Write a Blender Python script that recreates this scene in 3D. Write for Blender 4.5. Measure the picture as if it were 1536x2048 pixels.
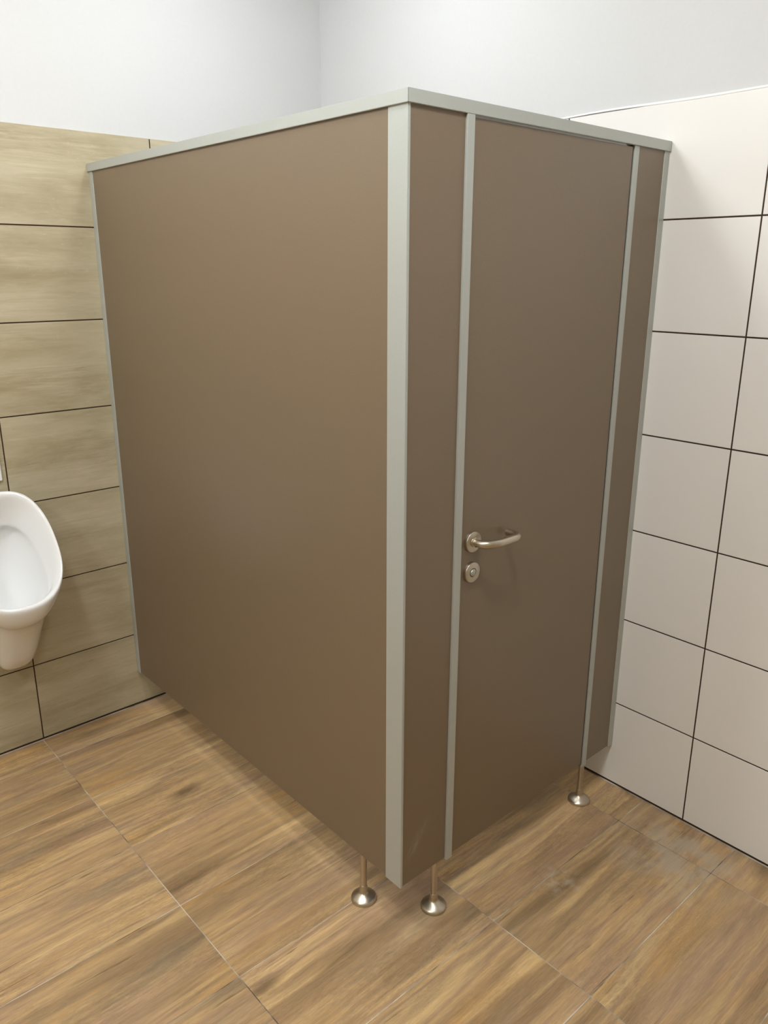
import bpy, bmesh, math, random
from mathutils import Vector, Matrix

for o in list(bpy.data.objects):
    bpy.data.objects.remove(o, do_unlink=True)
scene = bpy.context.scene
COL = scene.collection
random.seed(7)

# ------------------------------------------------------------------ camera
W_X = 0.976          # tiled face of the right wall
D_Y = 1.543          # tiled face of the back wall
cam_d = bpy.data.cameras.new('camera')
cam = bpy.data.objects.new('camera', cam_d)
COL.objects.link(cam)
F_PX = 1569.2
cam_d.sensor_fit = 'VERTICAL'
cam_d.sensor_height = 36.0
cam_d.sensor_width = 27.0
cam_d.lens = 36.0 * F_PX / 2048.0
cam_d.shift_x = -1.6 / 2048.0
cam_d.shift_y = -17.0 / 2048.0
cam_d.clip_start = 0.02
yaw, pit, rol = -0.7302, -0.2905, 0.0024
fw = Vector((-math.sin(yaw) * math.cos(pit), math.cos(yaw) * math.cos(pit), math.sin(pit)))
rt = Vector((math.cos(yaw), math.sin(yaw), 0))
up = rt.cross(fw)
r2 = math.cos(rol) * rt + math.sin(rol) * up
u2 = -math.sin(rol) * rt + math.cos(rol) * up
M3 = Matrix((r2, u2, -fw)).transposed()
cam.matrix_world = Matrix.Translation((-1.1419, -1.2106, 1.6866)) @ M3.to_4x4()
scene.camera = cam

# ------------------------------------------------------------------ world, exposure
wd = bpy.data.worlds.new('world')
scene.world = wd
wd.use_nodes = True
wd.node_tree.nodes['Background'].inputs[0].default_value = (0.8, 0.85, 0.9, 1)
wd.node_tree.nodes['Background'].inputs[1].default_value = 0.0
vs = scene.view_settings
vs.view_transform = 'Standard'
vs.look = 'None'
vs.exposure = -0.15
vs.gamma = 1.0
vs.use_curve_mapping = False

# ceiling lamps: (x, y, watts-like emission strength, label)
CEIL_Z = 2.80
LAMP_R = 0.12
LAMPS = [
    (0.27, 0.80, 48, 'round opal ceiling lamp directly above the inside of the cubicle'),
    (-0.38, -0.58, 100, 'round opal ceiling lamp in front of the cubicle corner and door'),
    (-1.02, 0.52, 134, 'round opal ceiling lamp over the floor beside the urinal'),
    (-1.50, -0.80, 48, 'round opal ceiling lamp in the middle of the open floor'),
    (-2.50, -0.40, 150, 'round opal ceiling lamp furthest from the cubicle near the left wall'),
]

# ------------------------------------------------------------------ helpers
def lin(c):
    out = []
    for v in c:
        v /= 255.0
        out.append(v / 12.92 if v <= 0.04045 else ((v + 0.055) / 1.055) ** 2.4)
    return (out[0], out[1], out[2], 1.0)

class NT:
    def __init__(self, name):
        self.m = bpy.data.materials.new(name)
        self.m.use_nodes = True
        self.t = self.m.node_tree
        self.b = self.t.nodes['Principled BSDF']
    def n(self, typ, **kw):
        nd = self.t.nodes.new(typ)
        for k, v in kw.items():
            setattr(nd, k, v)
        return nd
    def l(self, a, b):
        self.t.links.new(a, b)
    def setv(self, **kw):
        for k, v in kw.items():
            self.b.inputs[k.replace('_', ' ')].default_value = v
    def coords(self, rnd=0.0):
        tc = self.n('ShaderNodeTexCoord')
        if not rnd:
            return tc.outputs['Object']
        oi = self.n('ShaderNodeObjectInfo')
        mu = self.n('ShaderNodeMath', operation='MULTIPLY'); mu.inputs[1].default_value = rnd
        self.l(oi.outputs['Random'], mu.inputs[0])
        mu2 = self.n('ShaderNodeMath', operation='MULTIPLY'); mu2.inputs[1].default_value = rnd * 2.37
        self.l(oi.outputs['Random'], mu2.inputs[0])
        cb = self.n('ShaderNodeCombineXYZ')
        self.l(mu.outputs[0], cb.inputs[0]); self.l(mu2.outputs[0], cb.inputs[1]); self.l(mu.outputs[0], cb.inputs[2])
        ad = self.n('ShaderNodeVectorMath', operation='ADD')
        self.l(tc.outputs['Object'], ad.inputs[0]); self.l(cb.outputs[0], ad.inputs[1])
        return ad.outputs[0]
    def scaled(self, vec, s):
        mp = self.n('ShaderNodeVectorMath', operation='MULTIPLY')
        mp.inputs[1].default_value = s
        self.l(vec, mp.inputs[0])
        return mp.outputs[0]
    def noise(self, vec, s, detail=3, rough=0.55, dist=0.0, scale=1.0):
        nz = self.n('ShaderNodeTexNoise')
        nz.inputs['Scale'].default_value = scale
        nz.inputs['Detail'].default_value = detail
        nz.inputs['Roughness'].default_value = rough
        nz.inputs['Distortion'].default_value = dist
        self.l(self.scaled(vec, s), nz.inputs['Vector'])
        return nz.outputs['Fac']
    def ramp(self, fac, stops):
        r = self.n('ShaderNodeValToRGB')
        el = r.color_ramp.elements
        while len(el) < len(stops):
            el.new(0.5)
        for e, (p, c) in zip(el, stops):
            e.position = p
            e.color = c if len(c) == 4 else lin(c)
        self.l(fac, r.inputs[0])
        return r.outputs[0]
    def rng(self, fac, a, b, c, d):
        r = self.n('ShaderNodeMapRange')
        for i, v in zip((1, 2, 3, 4), (a, b, c, d)):
            r.inputs[i].default_value = v
        self.l(fac, r.inputs[0])
        return r.outputs[0]
    def mix(self, a, b, fac, mode='MIX'):
        mx = self.n('ShaderNodeMix', data_type='RGBA', blend_type=mode)
        for sock, v in ((mx.inputs[6], a), (mx.inputs[7], b), (mx.inputs[0], fac)):
            if hasattr(v, 'is_linked'):
                self.l(v, sock)
            else:
                sock.default_value = v
        return mx.outputs[2]
    def gray(self, v):
        cb = self.n('ShaderNodeCombineColor')
        for i in range(3):
            self.l(v, cb.inputs[i])
        return cb.outputs[0]
    def math(self, op, a, b):
        m = self.n('ShaderNodeMath', operation=op)
        for i, v in enumerate((a, b)):
            if hasattr(v, 'is_linked'):
                self.l(v, m.inputs[i])
            else:
                m.inputs[i].default_value = v
        return m.outputs[0]
    def bump(self, h, strength, dist=0.001):
        bp = self.n('ShaderNodeBump')
        bp.inputs['Strength'].default_value = strength
        bp.inputs['Distance'].default_value = dist
        self.l(h, bp.inputs['Height'])
        self.l(bp.outputs[0], self.b.inputs['Normal'])

def mat_plain(name, rgb, rough=0.5, metal=0.0, spec=0.5, grain=None, coat=0.0):
    k = NT(name)
    k.setv(Base_Color=lin(rgb), Roughness=rough, Metallic=metal)
    k.b.inputs['Specular IOR Level'].default_value = spec
    if coat:
        k.b.inputs['Coat Weight'].default_value = coat
        k.b.inputs['Coat Roughness'].default_value = 0.05
    if grain:
        v = k.coords()
        f = k.noise(v, (grain[0],) * 3, 4, 0.6)
        k.l(k.mix(lin(rgb), k.gray(k.rng(f, 0.3, 0.7, 1 - grain[1], 1 + grain[1])), 1.0, 'MULTIPLY'), k.b.inputs['Base Color'])
        k.bump(f, grain[2], 0.0006)
    return k.m

def mat_plaster():
    return mat_plain('white_paint', (209, 209, 208), 0.7, 0, 0.3, grain=(90.0, 0.012, 0.08))

def mat_stone_tile():
    k = NT('beige_stone_tile')
    v = k.coords(53.0)
    base = k.ramp(k.noise(v, (2.0, 9.0, 1), 6, 0.62, 0.3),
                  [(0.30, (156, 143, 112)), (0.45, (170, 158, 128)), (0.56, (179, 168, 139)), (0.72, (190, 179, 153))])
    st = k.rng(k.noise(v, (5.0, 85, 1), 6, 0.72, 0.5), 0.36, 0.68, 0.0, 1.0)
    c = k.mix(base, lin((201, 190, 164)), k.math('MULTIPLY', st, k.rng(k.noise(v, (3.0, 12, 1), 4, .65), 0.42, 0.66, 0.08, 0.85)))
    dk = k.rng(k.noise(v, (7.0, 95, 3), 6, 0.78, 0.6), 0.54, 0.72, 0.0, 1.0)
    dk = k.math('MULTIPLY', dk, k.rng(k.noise(v, (3.5, 15, 5), 4, .65), 0.47, 0.64, 0.0, 0.62))
    c = k.mix(c, lin((130, 114, 84)), dk)
    sp = k.rng(k.noise(v, (38, 90, 9), 4, .7), 0.60, 0.76, 0.0, 0.35)
    c = k.mix(c, lin((208, 198, 174)), sp)
    k.l(c, k.b.inputs['Base Color'])
    k.setv(Roughness=0.42)
    k.bump(st, 0.05, 0.0005)
    return k.m

def mat_cream_tile():
    k = NT('cream_white_tile')
    v = k.coords(31.0)
    f = k.noise(v, (1.3, 1.3, 1), 2)
    k.l(k.ramp(f, [(0.35, (235, 232, 227)), (0.65, (238, 235, 230))]), k.b.inputs['Base Color'])
    k.setv(Roughness=0.22)
    k.b.inputs['Specular IOR Level'].default_value = 0.45
    k.bump(k.noise(v, (14, 14, 14), 2), 0.03, 0.001)
    return k.m

def mat_wood_tile():
    k = NT('wood_look_porcelain')
    v = k.coords(61.0)
    wob = k.noise(v, (2.6, 5.0, 1), 2, .5)
    # shift the across-board coordinate a little along the length so the grain wanders
    sx = k.n('ShaderNodeSeparateXYZ'); k.l(v, sx.inputs[0])
    cb = k.n('ShaderNodeCombineXYZ')
    k.l(sx.outputs[0], cb.inputs[0]); k.l(sx.outputs[2], cb.inputs[2])
    k.l(k.math('ADD', sx.outputs[1], k.rng(wob, 0.2, 0.8, -0.007, 0.007)), cb.inputs[1])
    w = cb.outputs[0]
    band = k.noise(w, (0.85, 10.5, 1), 2.5, 0.5, 0.1)
    c = k.ramp(band, [(0.28, (128, 104, 74)), (0.38, (152, 124, 90)), (0.45, (171, 142, 103)), (0.50, (182, 150, 107)), (0.54, (161, 132, 101)),
                      (0.60, (187, 158, 114)), (0.67, (172, 142, 103)), (0.76, (152, 126, 96))])
    grey = k.rng(k.noise(w, (1.5, 8.0, 4), 3, .6), 0.55, 0.68, 0.0, 0.55)
    c = k.mix(c, lin((134, 119, 96)), grey)
    pink = k.rng(k.noise(w, (1.6, 6.0, 21), 2, .5), 0.52, 0.66, 0.0, 0.55)
    c = k.mix(c, lin((164, 134, 108)), pink)
    och = k.rng(k.noise(w, (1.6, 9.0, 9), 3, .6), 0.56, 0.68, 0.0, 0.50)
    c = k.mix(c, lin((190, 148, 88)), och)
    yel = k.rng(k.noise(w, (1.4, 22.0, 15), 2, .5), 0.62, 0.72, 0.0, 0.55)
    c = k.mix(c, lin((212, 180, 128)), yel)
    st = k.noise(w, (5.0, 80.0, 2), 8, 0.74, 0.5)
    sm = k.rng(k.noise(w, (2.0, 7.0, 31), 2, .5), 0.35, 0.65, 0.25, 1.0)     # streaky in places, quiet in others
    c = k.mix(c, k.gray(k.rng(st, 0.30, 0.70, 0.64, 1.27)), sm, 'MULTIPLY')
    # curly figured grain in a few patches
    wv = k.n('ShaderNodeTexWave', wave_type='RINGS', rings_direction='SPHERICAL')
    wv.inputs['Scale'].default_value = 13.0; wv.inputs['Distortion'].default_value = 9.0
    wv.inputs['Detail'].default_value = 3.0; wv.inputs['Detail Scale'].default_value = 1.6
    k.l(k.scaled(w, (3.0, 10.0, 1)), wv.inputs['Vector'])
    pm = k.rng(k.noise(w, (3.0, 8.0, 14), 2, .5), 0.52, 0.62, 0.0, 0.62)
    c = k.mix(c, k.mix(c, lin((112, 90, 64)), k.rng(wv.outputs['Fac'], 0.0, 0.5, 0.7, 0.0)), pm)
    # long dark smoky streaks, cracks and knots
    sk = k.rng(k.noise(w, (1.3, 17.0, 44), 3, .55, .2), 0.60, 0.72, 0.0, 0.60)
    c = k.mix(c, lin((112, 94, 72)), sk)
    ck = k.rng(k.noise(w, (4.5, 120.0, 7), 4, .65, .3), 0.60, 0.68, 0.0, 0.75)
    ck = k.math('MULTIPLY', ck, k.rng(k.noise(w, (3, 10, 3), 2), 0.46, 0.6, 0.0, 1.0))
    c = k.mix(c, lin((92, 70, 46)), ck)
    vo = k.n('ShaderNodeTexVoronoi'); vo.inputs['Scale'].default_value = 1.0
    k.l(k.scaled(w, (1.7, 4.4, 1)), vo.inputs['Vector'])
    kn = k.rng(k.math('ADD', vo.outputs['Distance'], k.rng(k.noise(w, (20, 40, 1), 3), 0, 1, -0.05, 0.05)), 0.03, 0.13, 0.8, 0.0)
    c = k.mix(c, lin((98, 78, 56)), kn)
    fe = k.noise(w, (34.0, 110.0, 52), 5, .75, 1.2)                           # short feathery flecks
    c = k.mix(c, k.gray(k.rng(fe, 0.32, 0.68, 0.76, 1.20)), k.rng(k.noise(w, (2.5, 7.0, 60), 2, .5), 0.40, 0.62, 0.10, 0.85), 'MULTIPLY')
    fine = k.noise(w, (22.0, 300.0, 1), 3, .6)
    c = k.mix(c, k.gray(k.rng(fine, 0.3, 0.7, 0.88, 1.12)), 1.0, 'MULTIPLY')
    rv = k.n('ShaderNodeObjectInfo').outputs['Random']
    c = k.mix(c, k.gray(k.rng(rv, 0.0, 1.0, 1.10, 1.28)), 1.0, 'MULTIPLY')
    # dried cement haze left by the tilers
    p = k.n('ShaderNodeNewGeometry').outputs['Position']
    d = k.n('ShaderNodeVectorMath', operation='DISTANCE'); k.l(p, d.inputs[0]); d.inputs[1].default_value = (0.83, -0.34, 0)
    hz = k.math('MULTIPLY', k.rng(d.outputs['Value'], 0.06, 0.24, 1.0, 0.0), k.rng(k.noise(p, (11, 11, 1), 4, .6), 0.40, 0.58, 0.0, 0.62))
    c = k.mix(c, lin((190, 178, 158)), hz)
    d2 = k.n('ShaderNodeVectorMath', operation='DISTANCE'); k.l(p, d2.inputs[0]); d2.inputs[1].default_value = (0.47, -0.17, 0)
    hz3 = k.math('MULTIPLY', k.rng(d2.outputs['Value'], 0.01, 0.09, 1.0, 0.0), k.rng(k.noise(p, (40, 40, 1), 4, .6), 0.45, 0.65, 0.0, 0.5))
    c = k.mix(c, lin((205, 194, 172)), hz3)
    k.l(c, k.b.inputs['Base Color'])
    k.l(k.rng(st, 0.3, 0.7, 0.46, 0.36), k.b.inputs['Roughness'])
    k.bump(st, 0.10, 0.0006)
    return k.m

def mat_floor_grout():
    k = NT('floor_grout')
    v = k.coords()
    k.l(k.ramp(k.noise(v, (7, 7, 7), 3, .6), [(0.36, (92, 82, 70)), (0.46, (164, 154, 138)), (0.60, (212, 205, 192))]), k.b.inputs['Base Color'])
    k.setv(Roughness=0.9)
    return k.m

def mat_panel():
    k = NT('taupe_laminate')
    v = k.coords()
    f = k.noise(v, (420, 420, 420), 2, .5)
    cl = k.noise(v, (2.2, 2.2, 2.2), 2, .5)
    c = k.mix(lin((122, 103, 83)), lin((120, 104, 81)), cl)
    c = k.mix(c, k.gray(k.rng(f, 0.3, 0.7, 0.96, 1.04)), 1.0, 'MULTIPLY')
    # faint diagonal dust smear near the foot of the corner panel
    p = k.n('ShaderNodeNewGeometry').outputs['Position']
    rm = k.n('ShaderNodeMapping'); rm.inputs['Location'].default_value = (0, 0, 0); rm.inputs['Rotation'].default_value = (0, math.radians(52), 0)
    sbv = k.n('ShaderNodeVectorMath', operation='SUBTRACT'); k.l(p, sbv.inputs[0]); sbv.inputs[1].default_value = (0.055, 0.0, 0.262)
    k.l(sbv.outputs[0], rm.inputs['Vector'])
    ds = k.n('ShaderNodeVectorMath', operation='LENGTH'); k.l(k.scaled(rm.outputs[0], (1.0, 4.0, 3.4)), ds.inputs[0])
    sm = k.math('MULTIPLY', k.rng(ds.outputs['Value'], 0.01, 0.075, 0.30, 0.0), k.rng(k.noise(rm.outputs[0], (30, 30, 160), 3, .6), 0.40, 0.62, 0.0, 1.0))
    c = k.mix(c, lin((190, 182, 168)), sm)
    k.l(c, k.b.inputs['Base Color'])
    k.setv(Roughness=0.42)
    k.b.inputs['Specular IOR Level'].default_value = 0.75
    k.bump(f, 0.08, 0.0004)
    return k.m

def mat_steel(name, rough=0.33):
    k = NT(name)
    v = k.coords()
    f = k.noise(v, (40, 40, 40), 2, .5)
    k.setv(Base_Color=lin((198, 188, 172)), Metallic=1.0)
    k.l(k.rng(f, 0.3, 0.7, rough - 0.02, rough + 0.03), k.b.inputs['Roughness'])
    return k.m

M = dict(
    plaster=mat_plaster(), stone=mat_stone_tile(), cream=mat_cream_tile(), wood=mat_wood_tile(),
    grout=mat_plain('brown_grout', (62, 46, 34), 0.9, 0, 0.2, grain=(200.0, 0.1, 0.1)),
    fgrout=mat_floor_grout(), panel=mat_panel(),
    alu=mat_plain('grey_anodised_aluminium', (184, 187, 181), 0.42, 0.25, 0.4, grain=(300.0, 0.02, 0.03)),
    steel=mat_steel('brushed_stainless_steel'),
    gap_shade=mat_plain('black_gap_shade', (22, 20, 18), 0.7),  # near-black colour for the painted shade in the door gap
    ceramic=mat_plain('white_glazed_ceramic', (240, 240, 239), 0.12, 0, 0.55, grain=(3.0, 0.006, 0.0), coat=0.6),
    plastic=mat_plain('white_plastic', (238, 238, 236), 0.3, grain=(40.0, 0.01, 0.0)),
    caulk=mat_plain('white_caulk', (240, 239, 236), 0.5, grain=(60.0, 0.01, 0.05)),
    dark=mat_plain('hollow_shade', (30, 28, 25), 0.6),  # near-black colour standing in for shade inside small hollows
    zinc=mat_plain('grey_zinc_turn', (176, 178, 166), 0.4, 0.6),
)

def obj(name, me, m, parent=None, loc=(0, 0, 0), rot=None):
    o = bpy.data.objects.new(name, me)
    COL.objects.link(o)
    if m is not None and len(me.materials) == 0:
        me.materials.append(m)
    o.location = loc
    if rot is not None:
        o.rotation_euler = rot
    if parent is not None:
        o.parent = parent
    return o

def empty(name, loc):
    o = bpy.data.objects.new(name, None)
    COL.objects.link(o)
    o.location = loc
    o.empty_display_size = 0.1
    return o

def bm_mesh(bm, name, smooth=False):
    bmesh.ops.recalc_face_normals(bm, faces=bm.faces)
    me = bpy.data.meshes.new(name)
    bm.to_mesh(me); bm.free()
    if smooth:
        for p in me.polygons:
            p.use_smooth = True
    return me

def add_box(bm, x0, x1, y0, y1, z0, z1):
    vs_ = [bm.verts.new((x, y, z)) for x in (x0, x1) for y in (y0, y1) for z in (z0, z1)]
    for f in ((0, 1, 3, 2), (4, 6, 7, 5), (0, 4, 5, 1), (2, 3, 7, 6), (0, 2, 6, 4), (1, 5, 7, 3)):
        bm.faces.new([vs_[i] for i in f])

def box_mesh(name, x0, x1, y0, y1, z0, z1, bev=0.0, seg=2):
    bm = bmesh.new()
    add_box(bm, x0, x1, y0, y1, z0, z1)
    if bev:
        bmesh.ops.recalc_face_normals(bm, faces=bm.faces)
        bmesh.ops.bevel(bm, geom=list(bm.edges), offset=bev, segments=seg, affect='EDGES', profile=0.5)
    return bm_mesh(bm, name)

def box(name, b, m, parent=None, bev=0.0, off=(0, 0, 0)):
    """box given in world coordinates; off = world position of the parent"""
    x0, x1, y0, y1, z0, z1 = b
    c = ((x0 + x1) / 2, (y0 + y1) / 2, (z0 + z1) / 2)
    me = box_mesh(name, x0 - c[0], x1 - c[0], y0 - c[1], y1 - c[1], z0 - c[2], z1 - c[2], bev)
    return obj(name, me, m, parent, (c[0] - off[0], c[1] - off[1], c[2] - off[2]))

_tiles = {}
def tile_mesh(w, h, th, ch, key):
    """slab lying in local XY, face towards +Z at z=0, thickness th, chamfered edge ch"""
    k = (round(w, 4), round(h, 4), th, ch, key)
    if k in _tiles:
        return _tiles[k]
    a, b = w / 2, h / 2
    vv = []
    for (aa, bb, z) in ((a - ch, b - ch, 0.0), (a, b, -ch), (a, b, -th)):
        vv += [(-aa, -bb, z), (aa, -bb, z), (aa, bb, z), (-aa, bb, z)]
    ff = [(0, 1, 2, 3)]
    for r in (0, 4):
        for i in range(4):
            j = (i + 1) % 4
            ff.append((r + i, r + 4 + i, r + 4 + j, r + j))
    ff.append((11, 10, 9, 8))
    me = bpy.data.meshes.new('tile')
    me.from_pydata(vv, [], ff)
    me.update()
    _tiles[k] = me
    return me

def structure(o, label=None, cat=None):
    o['kind'] = 'structure'
    if label: o['label'] = label
    if cat: o['category'] = cat
    return o

def tag(o, label, cat, group=None):
    o['label'] = label; o['category'] = cat
    if group: o['group'] = group
    return o

def lathe(bm, prof, n=32, mat=None):
    """profile [(r, z)] revolved about Z; mat transforms"""
    rings = []
    for r, z in prof:
        if r < 1e-6:
            rings.append([bm.verts.new((0, 0, z))])
        else:
            rings.append([bm.verts.new((r * math.cos(2 * math.pi * i / n), r * math.sin(2 * math.pi * i / n), z)) for i in range(n)])
    for a, b in zip(rings, rings[1:]):
        for i in range(n):
            j = (i + 1) % n
            if len(a) == 1 and len(b) > 1: bm.faces.new((a[0], b[i], b[j]))
            elif len(b) == 1 and len(a) > 1: bm.faces.new((a[i], b[0], a[j]))
            elif len(a) > 1: bm.faces.new((a[i], b[i], b[j], a[j]))
    if mat is not None:
        bmesh.ops.transform(bm, matrix=mat, verts=bm.verts)

def smooth_by_angle(me, ang=40):
    bm = bmesh.new(); bm.from_mesh(me)
    for f in bm.faces: f.smooth = True
    lim = math.radians(ang)
    for e in bm.edges:
        if len(e.link_faces) == 2 and e.calc_face_angle(0) > lim:
            e.smooth = False
    bm.to_mesh(me); bm.free()
    return me

def catmull(pts, n):
    P = [Vector(p) for p in pts]
    out = []
    for i in range(len(P) - 1):
        p0 = P[max(i - 1, 0)]; p1 = P[i]; p2 = P[i + 1]; p3 = P[min(i + 2, len(P) - 1)]
        for s in range(n):
            t = s / n
            out.append(0.5 * ((2 * p1) + (-p0 + p2) * t + (2 * p0 - 5 * p1 + 4 * p2 - p3) * t * t + (-p0 + 3 * p1 - 3 * p2 + p3) * t ** 3))
    out.append(P[-1])
    return out

def tube(bm, pts, r, n=20, cap=True):
    rings = []
    up_ = Vector((0, 0, 1))
    for i, p in enumerate(pts):
        t = (pts[min(i + 1, len(pts) - 1)] - pts[max(i - 1, 0)]).normalized()
        a = t.cross(up_).normalized(); b = a.cross(t).normalized()
        rings.append([bm.verts.new(p + r * (math.cos(2 * math.pi * k / n) * a + math.sin(2 * math.pi * k / n) * b)) for k in range(n)])
    for a, b in zip(rings, rings[1:]):
        for k in range(n):
            j = (k + 1) % n
            bm.faces.new((a[k], a[j], b[j], b[k]))
    if cap:
        bm.faces.new(rings[0]); bm.faces.new(rings[-1])

# ------------------------------------------------------------------ room shell
X0, Y0 = -3.30, -2.50          # far left and near walls (behind the camera)
TOP_T = 2.117                  # top of the wall tiling
PLS = 0.004                    # plaster sits this far behind the tile faces

fl = structure(box('floor', (X0, W_X + PLS, Y0, D_Y + PLS, -0.12, -0.0007), M['fgrout']),
               'wood-look porcelain tiled floor with thin grey joints', 'floor')
wb = structure(box('wall_back', (X0, W_X + PLS, D_Y + PLS, D_Y + 0.14, -0.12, CEIL_Z), M['plaster']),
               'back wall with beige stone-look tiles below white paint', 'wall')
wr = structure(box('wall_right', (W_X + PLS, W_X + 0.14, Y0, D_Y + 0.14, -0.12, CEIL_Z), M['plaster']),
               'right wall with glossy cream tiles below white paint', 'wall')
wl = structure(box('wall_left', (X0 - 0.14, X0, Y0, D_Y + 0.14, -0.12, CEIL_Z), M['plaster']),
               'plain white painted wall left of the urinal', 'wall')
wf = structure(box('wall_front', (X0 - 0.14, W_X + 0.14, Y0 - 0.14, Y0, -0.12, CEIL_Z), M['plaster']),
               'plain white painted wall behind the viewer', 'wall')
ce = structure(box('ceiling', (X0 - 0.14, W_X + 0.14, Y0 - 0.14, D_Y + 0.14, CEIL_Z, CEIL_Z + 0.12), mat_plain('white_ceiling_paint', (244, 244, 243), 0.8, 0, 0.2, grain=(90.0, 0.012, 0.08))),
               'flat white ceiling with round opal lamps', 'ceiling')

def child_box(name, b, m, parent):
    return box(name, b, m, parent, off=tuple(parent.location))

child_box('grout', (X0, W_X + PLS, D_Y + 0.0014, D_Y + PLS + .001, 0.0, TOP_T - 0.0015), M['grout'], wb)
child_box('grout', (W_X + 0.0014, W_X + PLS + .001, Y0, D_Y + 0.0014, 0.0, TOP_T - 0.0015), M['grout'], wr)

def edges(start, pitch, lo, hi):
    k0 = math.ceil((lo - start) / pitch - 1e-6)
    e = [lo]
    k = k0
    while start + k * pitch < hi - 1e-4:
        v = start + k * pitch
        if v > lo + 0.004: e.append(v)
        k += 1
    e.append(hi)
    return e

zr = [0.0065 - 0.0015] + [0.3038 + 0.303 * k for k in range(6)] + [TOP_T + 0.0015]
G = 0.0042
# back wall tiles
xe = edges(-0.384, 0.609, X0, W_X)
for a, b in zip(xe, xe[1:]):
    for z0, z1 in zip(zr, zr[1:]):
        me = tile_mesh(b - a - G, z1 - z0 - G, 0.0036, 0.0007, 'stone')
        c = Vector(((a + b) / 2, D_Y, (z0 + z1) / 2)) - wb.location
        obj('tile', me, M['stone'], wb, c, (math.pi / 2, 0, 0))
# right wall tiles
ye = edges(-0.2727, 0.609, Y0, D_Y)
for a, b in zip(ye, ye[1:]):
    for z0, z1 in zip(zr, zr[1:]):
        me = tile_mesh(b - a - G, z1 - z0 - G, 0.0036, 0.0007, 'cream')
        c = Vector((W_X, (a + b) / 2, (z0 + z1) / 2)) - wr.location
        obj('tile', me, M['cream'], wr, c, (math.pi / 2, 0, -math.pi / 2))
# floor tiles
GF = 0.0022
fx = edges(0.2187, 0.6067, X0, W_X - 0.003)
fy = edges(-0.1365, 0.3060, Y0, D_Y - 0.003)
for a, b in zip(fx, fx[1:]):
    for y0, y1 in zip(fy, fy[1:]):
        me = tile_mesh(b - a - GF, y1 - y0 - GF, 0.005, 0.0004, 'wood')
        c = Vector(((a + b) / 2, (y0 + y1) / 2, 0)) - fl.location
        obj('floor_tile', me, M['wood'], fl, c, (0, 0, 0))

# the unseen walls behind the viewer carry the same stone-look tiling
DADO = mat_stone_tile()
box('tiling', (X0 - .001, X0 + 0.008, Y0, D_Y, 0.0, TOP_T), DADO, wl, off=tuple(wl.location))
box('tiling', (X0, W_X, Y0 - .001, Y0 + 0.008, 0.0, TOP_T), DADO, wf, off=tuple(wf.location))

# uneven white caulk bead where the right-hand tiles meet the paint
def caulk(name, p0, p1, inward, parent_label):
    bm = bmesh.new()
    n = 60
    rows = []
    for i in range(n + 1):
        t = i / n
        p = Vector(p0).lerp(Vector(p1), t)
        wv = 0.0022 * math.sin(t * 21.0) + 0.0018 * math.sin(t * 47.0 + 1.3)
        hgt = 0.0035 + 0.001 * math.sin(t * 33 + .4)
        row = []
        for (dz, dn) in ((wv, -0.0005), (wv + 0.001, 0.0014), (wv + hgt * .6, 0.0012), (wv + hgt + 0.004, -0.0045)):
            row.append(bm.verts.new(p + Vector(inward) * dn + Vector((0, 0, dz))))
        rows.append(row)
    for a, b in zip(rows, rows[1:]):
        for j in range(3):
            bm.faces.new((a[j], b[j], b[j + 1], a[j + 1]))
    me = bm_mesh(bm, name, True)
    o = obj(name, me, M['caulk'])
    structure(o, parent_label, 'trim')
    return o
caulk('trim_1', (W_X, Y0, TOP_T - 0.002), (W_X, D_Y, TOP_T - 0.002), (-1, 0, 0), 'white caulk line along the top of the cream tiles')

# ------------------------------------------------------------------ toilet cubicle
H_T, H_B, G_B = 2.0185, 1.9930, 0.150
PT = 0.013                                 # panel thickness
cub = tag(empty('toilet_cubicle', (0, 0, 0)), 'taupe laminate toilet cubicle with grey aluminium edging and steel legs', 'toilet cubicle')

# side
box('side_panel', (0.0, PT, 0.056, D_Y - 0.028, G_B, H_B + 0.004), M['panel'], cub, 0.0006)
box('wall_profile', (-0.0022, PT + 0.0022, D_Y - 0.029, D_Y - 0.0008, G_B - 0.004, H_B), M['alu'], cub, 0.0008)
# corner post: broad leaf on the side face, thin lip on the door face
bm = bmesh.new()
prof = [(-0.0018, -0.0022), (0.0052, -0.0022), (0.0052, 0.0140), (0.0150, 0.0140), (0.0150, 0.0570), (-0.0018, 0.0570)]
lo = [bm.verts.new((x, y, G_B - 0.002)) for x, y in prof]
hi = [bm.verts.new((x, y, H_B + 0.002)) for x, y in prof]
bm.faces.new(lo); bm.faces.new(hi)
for i in range(len(prof)):
    j = (i + 1) % len(prof)
    bm.faces.new((lo[i], lo[j], hi[j], hi[i]))
bmesh.ops.recalc_face_normals(bm, faces=bm.faces)
bmesh.ops.bevel(bm, geom=[e for e in bm.edges if abs(e.verts[0].co.z - e.verts[1].co.z) > 1], offset=0.0009, segments=2, affect='EDGES')
obj('corner_post', bm_mesh(bm, 'corner_post'), M['alu'], cub)

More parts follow.
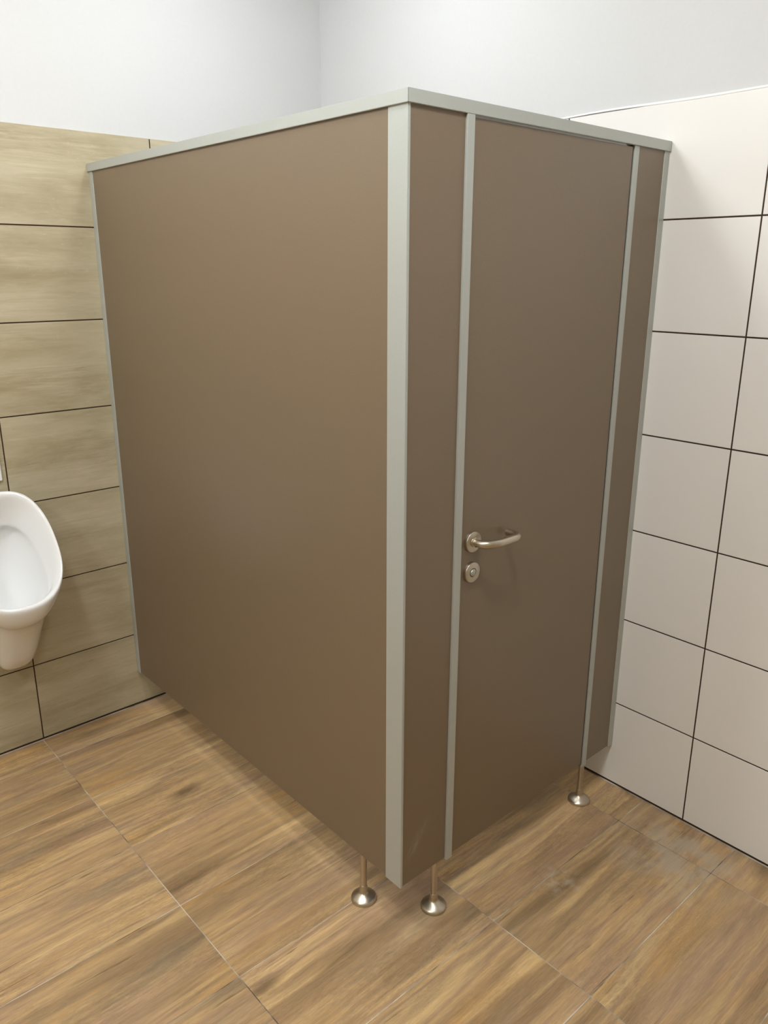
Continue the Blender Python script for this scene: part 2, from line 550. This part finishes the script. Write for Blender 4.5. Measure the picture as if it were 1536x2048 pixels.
# mitred top rails
def rail(name, quad):
    bm = bmesh.new()
    lo = [bm.verts.new((x, y, H_B)) for x, y in quad]
    hi = [bm.verts.new((x, y, H_T)) for x, y in quad]
    bm.faces.new(lo); bm.faces.new(hi)
    for i in range(4):
        j = (i + 1) % 4
        bm.faces.new((lo[i], lo[j], hi[j], hi[i]))
    bmesh.ops.recalc_face_normals(bm, faces=bm.faces)
    bmesh.ops.bevel(bm, geom=list(bm.edges), offset=0.0008, segments=2, affect='EDGES')
    return obj(name, bm_mesh(bm, name), M['alu'], cub)
RO, RI = -0.0065, 0.0195
rail('top_rail', [(RO, RO + .0002), (RI, RI + .0002), (RI, D_Y - 0.0008), (RO, D_Y - 0.0008)])
rail('top_rail', [(RO + .0002, RO), (W_X - 0.0008, RO), (W_X - 0.0008, RI), (RI + .0002, RI)])

# front
box('front_panel', (0.0050, 0.1640, 0.0, PT, G_B, H_B + 0.004), M['panel'], cub, 0.0006)
box('front_panel', (0.8245, W_X - 0.025, 0.0, PT, G_B, H_B + 0.004), M['panel'], cub, 0.0006)
box('wall_profile', (W_X - 0.026, W_X - 0.0008, -0.0022, PT + 0.0022, G_B - 0.004, H_B), M['alu'], cub, 0.0008)
box('door_post', (0.1630, 0.1860, -0.0060, PT + 0.006, G_B - 0.006, H_B), M['alu'], cub, 0.0010)
box('door_post', (0.8025, 0.8250, -0.0015, PT + 0.006, G_B - 0.014, H_B), M['alu'], cub, 0.0010)
box('door_gap_shade', (0.7952, 0.8027, 0.0030, PT + 0.006, G_B - 0.006, H_B), M['gap_shade'], cub)  # black strip that paints the shade of the open gap beside the door

# door with its fittings (parts of the door)
DX0, DX1 = 0.1875, 0.7955
dc = Vector(((DX0 + DX1) / 2, PT / 2, (G_B + 1.989) / 2))
door = box('door', (DX0, DX1, 0.0, PT, G_B, 1.989), M['panel'], cub, 0.0008)
def on_door(name, me, m):
    return obj(name, me, m, door, -Vector(dc))
HX, HZ = 0.2265, 1.0480
rot_out = Matrix.Rotation(math.pi / 2, 4, 'X')        # local +Z -> world -Y

def rosette(cx, cz):
    bm = bmesh.new()
    lathe(bm, [(0.0, 0.0), (0.0262, 0.0), (0.0262, 0.0078), (0.0258, 0.0090), (0.0246, 0.0096), (0.0, 0.0096)], 48,
          Matrix.Translation((cx, 0, cz)) @ rot_out)
    return smooth_by_angle(bm_mesh(bm, 'rosette'), 50)
on_door('handle_rosette', rosette(HX, HZ), M['steel'])
on_door('lock_rosette', rosette(HX, 0.9685), M['steel'])
bm = bmesh.new()
lathe(bm, [(0.0, 0.0096), (0.0122, 0.0096), (0.0122, 0.0130), (0.0114, 0.0136), (0.0, 0.0136)], 32, Matrix.Translation((HX, 0, HZ)) @ rot_out)
on_door('handle_collar', smooth_by_angle(bm_mesh(bm, 'handle_collar')), M['steel'])
bm = bmesh.new()
GL, GD, GR = 0.122, 0.055, 0.0098
path = catmull([(HX, -0.0136, HZ), (HX, -0.022, HZ), (HX + 0.0035, -0.034, HZ), (HX + 0.0125, -0.0445, HZ), (HX + 0.028, -0.0510, HZ), (HX + 0.046, -GD, HZ),
                (HX + 0.080, -GD, HZ), (HX + GL - 0.020, -GD, HZ), (HX + GL - 0.0065, -0.0485, HZ), (HX + GL - 0.0012, -0.038, HZ), (HX + GL, -0.024, HZ), (HX + GL, -0.012, HZ)], 5)
tube(bm, path, GR, 22)
on_door('lever_handle', smooth_by_angle(bm_mesh(bm, 'lever_handle'), 50), M['steel'])
bm = bmesh.new()
lathe(bm, [(0.0, 0.0), (0.0019, 0.0), (0.0019, 0.0006), (0.0, 0.0006)], 14,
      Matrix.Translation((HX - 0.0068, -0.0215, HZ - 0.0066)) @ Matrix.Rotation(math.radians(-45), 4, 'Y') @ Matrix.Rotation(math.pi, 4, 'X'))
on_door('set_screw', bm_mesh(bm, 'set_screw'), M['dark'])
# emergency release: slotted turn in the lock rosette
bm = bmesh.new()
lathe(bm, [(0.0, 0.0096), (0.0116, 0.0096), (0.0116, 0.0098), (0.0, 0.0098)], 28, Matrix.Translation((HX, 0, 0.9685)) @ rot_out)
on_door('lock_recess_shade', bm_mesh(bm, 'lock_recess_shade'), M['dark'])  # flat disc, its dark colour painting the shade of a recess round the turn
bm = bmesh.new()
lathe(bm, [(0.0100, 0.0096), (0.0098, 0.0112), (0.0084, 0.0132), (0.0050, 0.0146), (0.0, 0.0151)], 28)
gv = [v for v in bm.verts if v.co.x > 0.0040]
for v in gv:                                            # one flank is cut back to a sloping flat, leaving the coin slot
    v.co.z = min(v.co.z, 0.0101)
bmesh.ops.transform(bm, matrix=Matrix.Translation((HX, 0, 0.9685)) @ rot_out, verts=bm.verts)
on_door('lock_turn', smooth_by_angle(bm_mesh(bm, 'lock_turn'), 35), M['zinc'])

# legs
def leg(x, y, top):
    bm = bmesh.new()
    lathe(bm, [(0.0, 0.012), (0.0088, 0.012), (0.0088, top), (0.0, top)], 24)
    l = obj('leg', smooth_by_angle(bm_mesh(bm, 'leg')), M['steel'], cub, (x, y, 0))
    bm = bmesh.new()
    lathe(bm, [(0.0, 0.0003), (0.0350, 0.0003), (0.0356, 0.0012), (0.0356, 0.0060), (0.0346, 0.0085), (0.0305, 0.0118), (0.0225, 0.0172), (0.0145, 0.0220),
               (0.0116, 0.0250), (0.0110, 0.0285), (0.0108, 0.0455), (0.0102, 0.0468), (0.0088, 0.0468)], 40)
    obj('foot_cover', smooth_by_angle(bm_mesh(bm, 'foot_cover'), 45), M['steel'], l)
leg(0.0080, 0.158, G_B)
leg(0.1330, 0.0080, G_B)
leg(0.8140, 0.0070, G_B - 0.014)

# ------------------------------------------------------------------ urinal
UX = -0.467
N = 64
def ucurve(a_top, a_bot, zt, zb, dt, db, sq=0.80, zq=0.90, q=1.0):
    out = []
    for i in range(N):
        th = 2 * math.pi * i / N
        s, c = math.sin(th), math.cos(th)
        w = (1 - c) / 2
        a = a_top + (a_bot - a_top) * w
        x = a * math.copysign(abs(s) ** (0.58 + (sq - 0.58) * w), s)
        zf = math.copysign(abs(c) ** (0.80 + (zq - 0.80) * w), c)
        z = (zt + zb) / 2 + (zt - zb) / 2 * zf
        d = dt + (db - dt) * (((1 - zf) / 2) ** q)
        out.append((UX + x, D_Y - 0.0004 - d, z))
    return out
def uloft(bm, curves, cap_last=None):
    rings = [[bm.verts.new(p) for p in c] for c in curves]
    for a, b in zip(rings, rings[1:]):
        for i in range(N):
            j = (i + 1) % N
            bm.faces.new((a[i], a[j], b[j], b[i]))
    return rings
ur = tag(empty('urinal', (UX, D_Y, 0.33)), 'white ceramic wall-hung urinal with open egg-shaped bowl on the back wall', 'urinal')
curves = [
    ucurve(0.139, 0.069, 0.968, 0.370, 0.000, 0.000, 0.5, 0.58),
    ucurve(0.141, 0.071, 0.970, 0.365, 0.012, 0.050, 0.5, 0.58),
    ucurve(0.142, 0.073, 0.972, 0.366, 0.022, 0.105, 0.5, 0.58),
    ucurve(0.144, 0.077, 0.974, 0.380, 0.030, 0.140, 0.52, 0.62),
    ucurve(0.146, 0.092, 0.976, 0.464, 0.038, 0.190, 0.68, 0.78),
    ucurve(0.148, 0.115, 0.978, 0.559, 0.044, 0.245, 0.74, 0.85),
    ucurve(0.150, 0.129, 0.979, 0.580, 0.048, 0.268, 0.78, 0.88),
    ucurve(0.152, 0.140, 0.980, 0.588, 0.050, 0.288),
    ucurve(0.155, 0.152, 0.982, 0.625, 0.054, 0.310),
    ucurve(0.157, 0.157, 0.983, 0.650, 0.060, 0.320),
    ucurve(0.155, 0.155, 0.980, 0.661, 0.068, 0.321),
    ucurve(0.149, 0.150, 0.973, 0.666, 0.072, 0.315),
    ucurve(0.142, 0.144, 0.962, 0.666, 0.071, 0.305),
    ucurve(0.133, 0.138, 0.940, 0.661, 0.064, 0.296),
    ucurve(0.121, 0.131, 0.905, 0.652, 0.055, 0.287),
    ucurve(0.109, 0.123, 0.868, 0.640, 0.048, 0.276, 0.78, 0.85),
    ucurve(0.106, 0.121, 0.862, 0.637, 0.046, 0.273, 0.78, 0.85),
    ucurve(0.103, 0.118, 0.858, 0.630, 0.036, 0.268, 0.78, 0.85),
    ucurve(0.100, 0.114, 0.852, 0.615, 0.022, 0.255, 0.78, 0.85),
    ucurve(0.091, 0.101, 0.830, 0.570, 0.014, 0.220, 0.8, 0.88),
    ucurve(0.075, 0.079, 0.780, 0.520, 0.013, 0.165, 0.85, 0.92),
    ucurve(0.048, 0.048, 0.700, 0.495, 0.020, 0.120, 0.9, 1),
    ucurve(0.013, 0.013, 0.600, 0.505, 0.045, 0.090, 1, 1),
]
bm = bmesh.new()
rings = uloft(bm, curves)
bm.faces.new(rings[-1]); bm.faces.new(rings[0])
bmesh.ops.recalc_face_normals(bm, faces=bm.faces)
me = bm_mesh(bm, 'bowl', True)
ub = obj('bowl', me, M['ceramic'], ur, (-UX, -D_Y, -0.33))
sb = ub.modifiers.new('subdiv', 'SUBSURF'); sb.levels = 1; sb.render_levels = 1
bm = bmesh.new()
lathe(bm, [(0.0, 0.0), (0.032, 0.0), (0.032, 0.002), (0.026, 0.0035), (0.0, 0.0035)], 24,
      Matrix.Translation((UX, D_Y - 0.118, 0.515)) @ Matrix.Rotation(math.radians(20), 4, 'X'))
obj('drain_cover', smooth_by_angle(bm_mesh(bm, 'drain_cover')), M['steel'], ur, (-UX, -D_Y, -0.33))

# flush plate above the urinal
fp = tag(empty('flush_plate', (UX, D_Y, 1.004)), 'white square flush plate on the wall above the urinal', 'flush plate')
box('plate', (UX - 0.065, UX + 0.065, D_Y - 0.010, D_Y - 0.0004, 1.004, 1.134), M['plastic'], fp, 0.003, off=(UX, D_Y, 1.004))
box('push_button', (UX - 0.045, UX + 0.045, D_Y - 0.0125, D_Y - 0.0095, 1.030, 1.108), M['plastic'], fp, 0.001, off=(UX, D_Y, 1.004))

# ------------------------------------------------------------------ ceiling lamps
def emit_mat(strength):
    k = NT('opal_lamp_glow')
    k.b.inputs['Base Color'].default_value = (0.9, 0.9, 0.9, 1)
    k.b.inputs['Emission Color'].default_value = (0.94, 0.975, 1.0, 1)
    k.b.inputs['Emission Strength'].default_value = strength
    return k.m
ring_me = None
for (x, y, s, lab) in LAMPS:
    t = tag(empty('ceiling_lamp', (x, y, CEIL_Z)), lab, 'ceiling light', 'round opal ceiling lamps')
    if ring_me is None:
        bm = bmesh.new()
        lathe(bm, [(LAMP_R, -0.001), (LAMP_R, -0.006), (LAMP_R + 0.004, -0.009), (LAMP_R + 0.014, -0.008), (LAMP_R + 0.018, -0.0005)], 40)
        ring_me = smooth_by_angle(bm_mesh(bm, 'trim_ring'))
        ring_me.materials.append(M['plastic'])
    obj('trim_ring', ring_me, M['plastic'], t)
    bm = bmesh.new()
    R = LAMP_R - 0.001
    prof = [(R, -0.004), (R, -0.022)] + [(R * math.cos(a_), -0.022 - 0.078 * math.sin(a_)) for a_ in (0.25, 0.5, 0.75, 1.0, 1.25)] + [(0.0, -0.100)]
    lathe(bm, prof, 32)
    me = bm_mesh(bm, 'diffuser', True)
    obj('diffuser', me, emit_mat(s), t)
